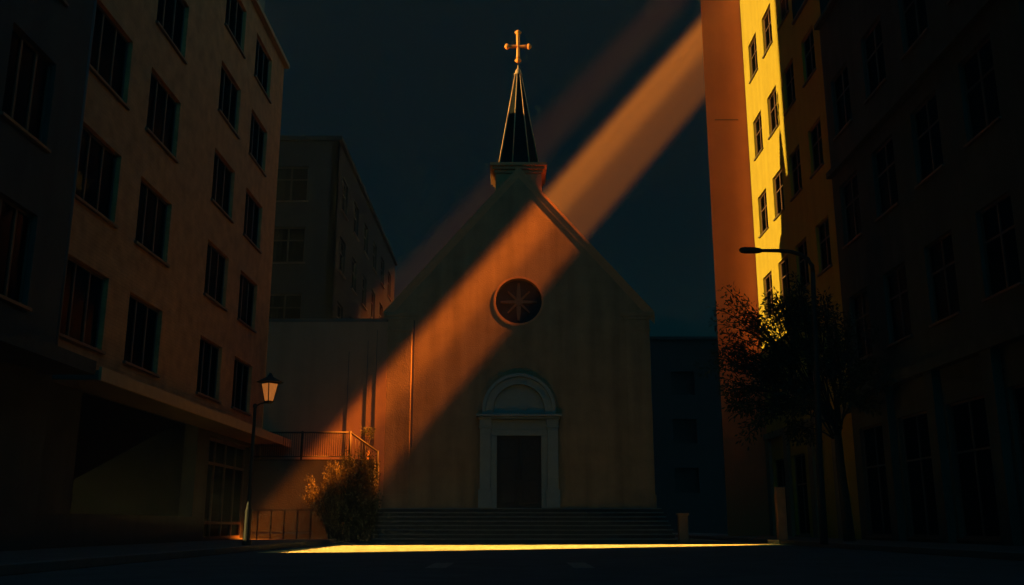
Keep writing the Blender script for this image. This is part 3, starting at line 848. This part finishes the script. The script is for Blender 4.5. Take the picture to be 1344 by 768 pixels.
# local frame vectors for the shutters
axis = (CAM-S).normalized(); wdir = (-udir)
N_ = axis.cross(wdir).normalized(); V_ = N_.cross(axis).normalized()
def phi(p):
    dd = p - S; return dd.dot(N_)/dd.dot(V_)
def slope(p):
    dd = p - S; return dd.y/dd.dot(wdir)
def loc(v): return R3.transposed() @ v
e_hi = phi(at(646, 313, 33)); e_mid = phi(at(712, 313, 33)); e_lo = phi(at(771, 313, 33)); e_faint = phi(at(560, 313, 33))
print('phi', e_faint, e_hi, e_mid, e_lo, 'slopes', slope(at(700, 300, 30)), slope(at(700, 300, 34)), slope(at(700, 300, 40)), 'S', S)
sp_l.use_nodes = True
nt = sp_l.node_tree; em = nt.nodes['Emission']
tc = nt.nodes.new('ShaderNodeTexCoord')
def dot(vec, src):
    n = nt.nodes.new('ShaderNodeVectorMath'); n.operation = 'DOT_PRODUCT'; n.inputs[1].default_value = loc(vec)
    nt.links.new(src, n.inputs[0]); return n.outputs['Value']
def math_(op, a, b):
    n = nt.nodes.new('ShaderNodeMath'); n.operation = op
    for i, v in enumerate((a, b)):
        if isinstance(v, (int, float)): n.inputs[i].default_value = v
        else: nt.links.new(v, n.inputs[i])
    return n.outputs[0]
def sstep(x, a, b):
    n = nt.nodes.new('ShaderNodeMapRange'); n.interpolation_type = 'SMOOTHSTEP'
    n.inputs[1].default_value = a; n.inputs[2].default_value = b; n.inputs[3].default_value = 0; n.inputs[4].default_value = 1
    nt.links.new(x, n.inputs[0]); return n.outputs[0]
src = tc.outputs['Normal']
ph = math_('DIVIDE', dot(N_, src), dot(V_, src))
sl = math_('DIVIDE', dot(Vector((0, 1, 0)), src), dot(wdir, src))
W_ = (e_lo-e_hi)
def lin(t): return e_hi + W_*t
def ss(t0, t1):
    a, b = lin(t0), lin(t1)
    # smoothstep rising along t
    if a < b: return sstep(ph, a, b)
    r = sstep(ph, b, a); return math_('SUBTRACT', 1.0, r)
up = ss(.06, .22); mid = math_('SUBTRACT', 1.0, math_('MULTIPLY', ss(.40, .62), .62)); dn = math_('SUBTRACT', 1.0, ss(.86, 1.05))
band = math_('MULTIPLY', math_('MULTIPLY', up, mid), dn)
nzs = nt.nodes.new('ShaderNodeTexNoise'); nzs.noise_dimensions = '1D'; nzs.inputs['Scale'].default_value = 7; nzs.inputs['Detail'].default_value = 3
nt.links.new(math_('DIVIDE', math_('SUBTRACT', ph, e_hi), W_), nzs.inputs['W'])
band = math_('MULTIPLY', band, math_('ADD', .62, math_('MULTIPLY', nzs.outputs['Fac'], .8)))
fa = math_('MULTIPLY', math_('SUBTRACT', ss(-.75, -.5), ss(-.35, -.1)), .02)
# depth gate
s0, s1, s2, s3 = slope(at(700, 300, 30.6)), slope(at(700, 300, 32.3)), slope(at(700, 300, 72)), slope(at(700, 300, 80))
gate = math_('MULTIPLY', sstep(sl, s0, s1), math_('SUBTRACT', 1.0, sstep(sl, s2, s3)))
farg = math_('MULTIPLY', sstep(sl, slope(at(700, 300, 44)), slope(at(700, 300, 48))), math_('SUBTRACT', 1.0, sstep(sl, s2, s3)))
nt.links.new(math_('ADD', math_('MULTIPLY', band, gate), math_('MULTIPLY', math_('MULTIPLY', fa, farg), 2.8)), em.inputs['Strength'])

# ------------------------------------------------------------------ CAMERA
cam = bpy.data.cameras.new('camera'); co = bpy.data.objects.new('camera', cam); COL.objects.link(co)
co.location = CAM; co.rotation_euler = (PI/2+th, 0, 0)
cam.sensor_width = 36; cam.lens = 36*f_/1344; cam.clip_end = 1000; cam.clip_start = .05
SC.camera = co
SC.view_settings.view_transform = 'Standard'; SC.view_settings.look = 'None'
SC.view_settings.exposure = 1.3; SC.view_settings.gamma = 1; SC.view_settings.use_curve_mapping = False
SC.render.engine = 'CYCLES'
SC.cycles.max_bounces = 6; SC.cycles.diffuse_bounces = 1; SC.cycles.volume_bounces = 0; SC.cycles.transparent_max_bounces = 8
SC.cycles.use_denoising = True
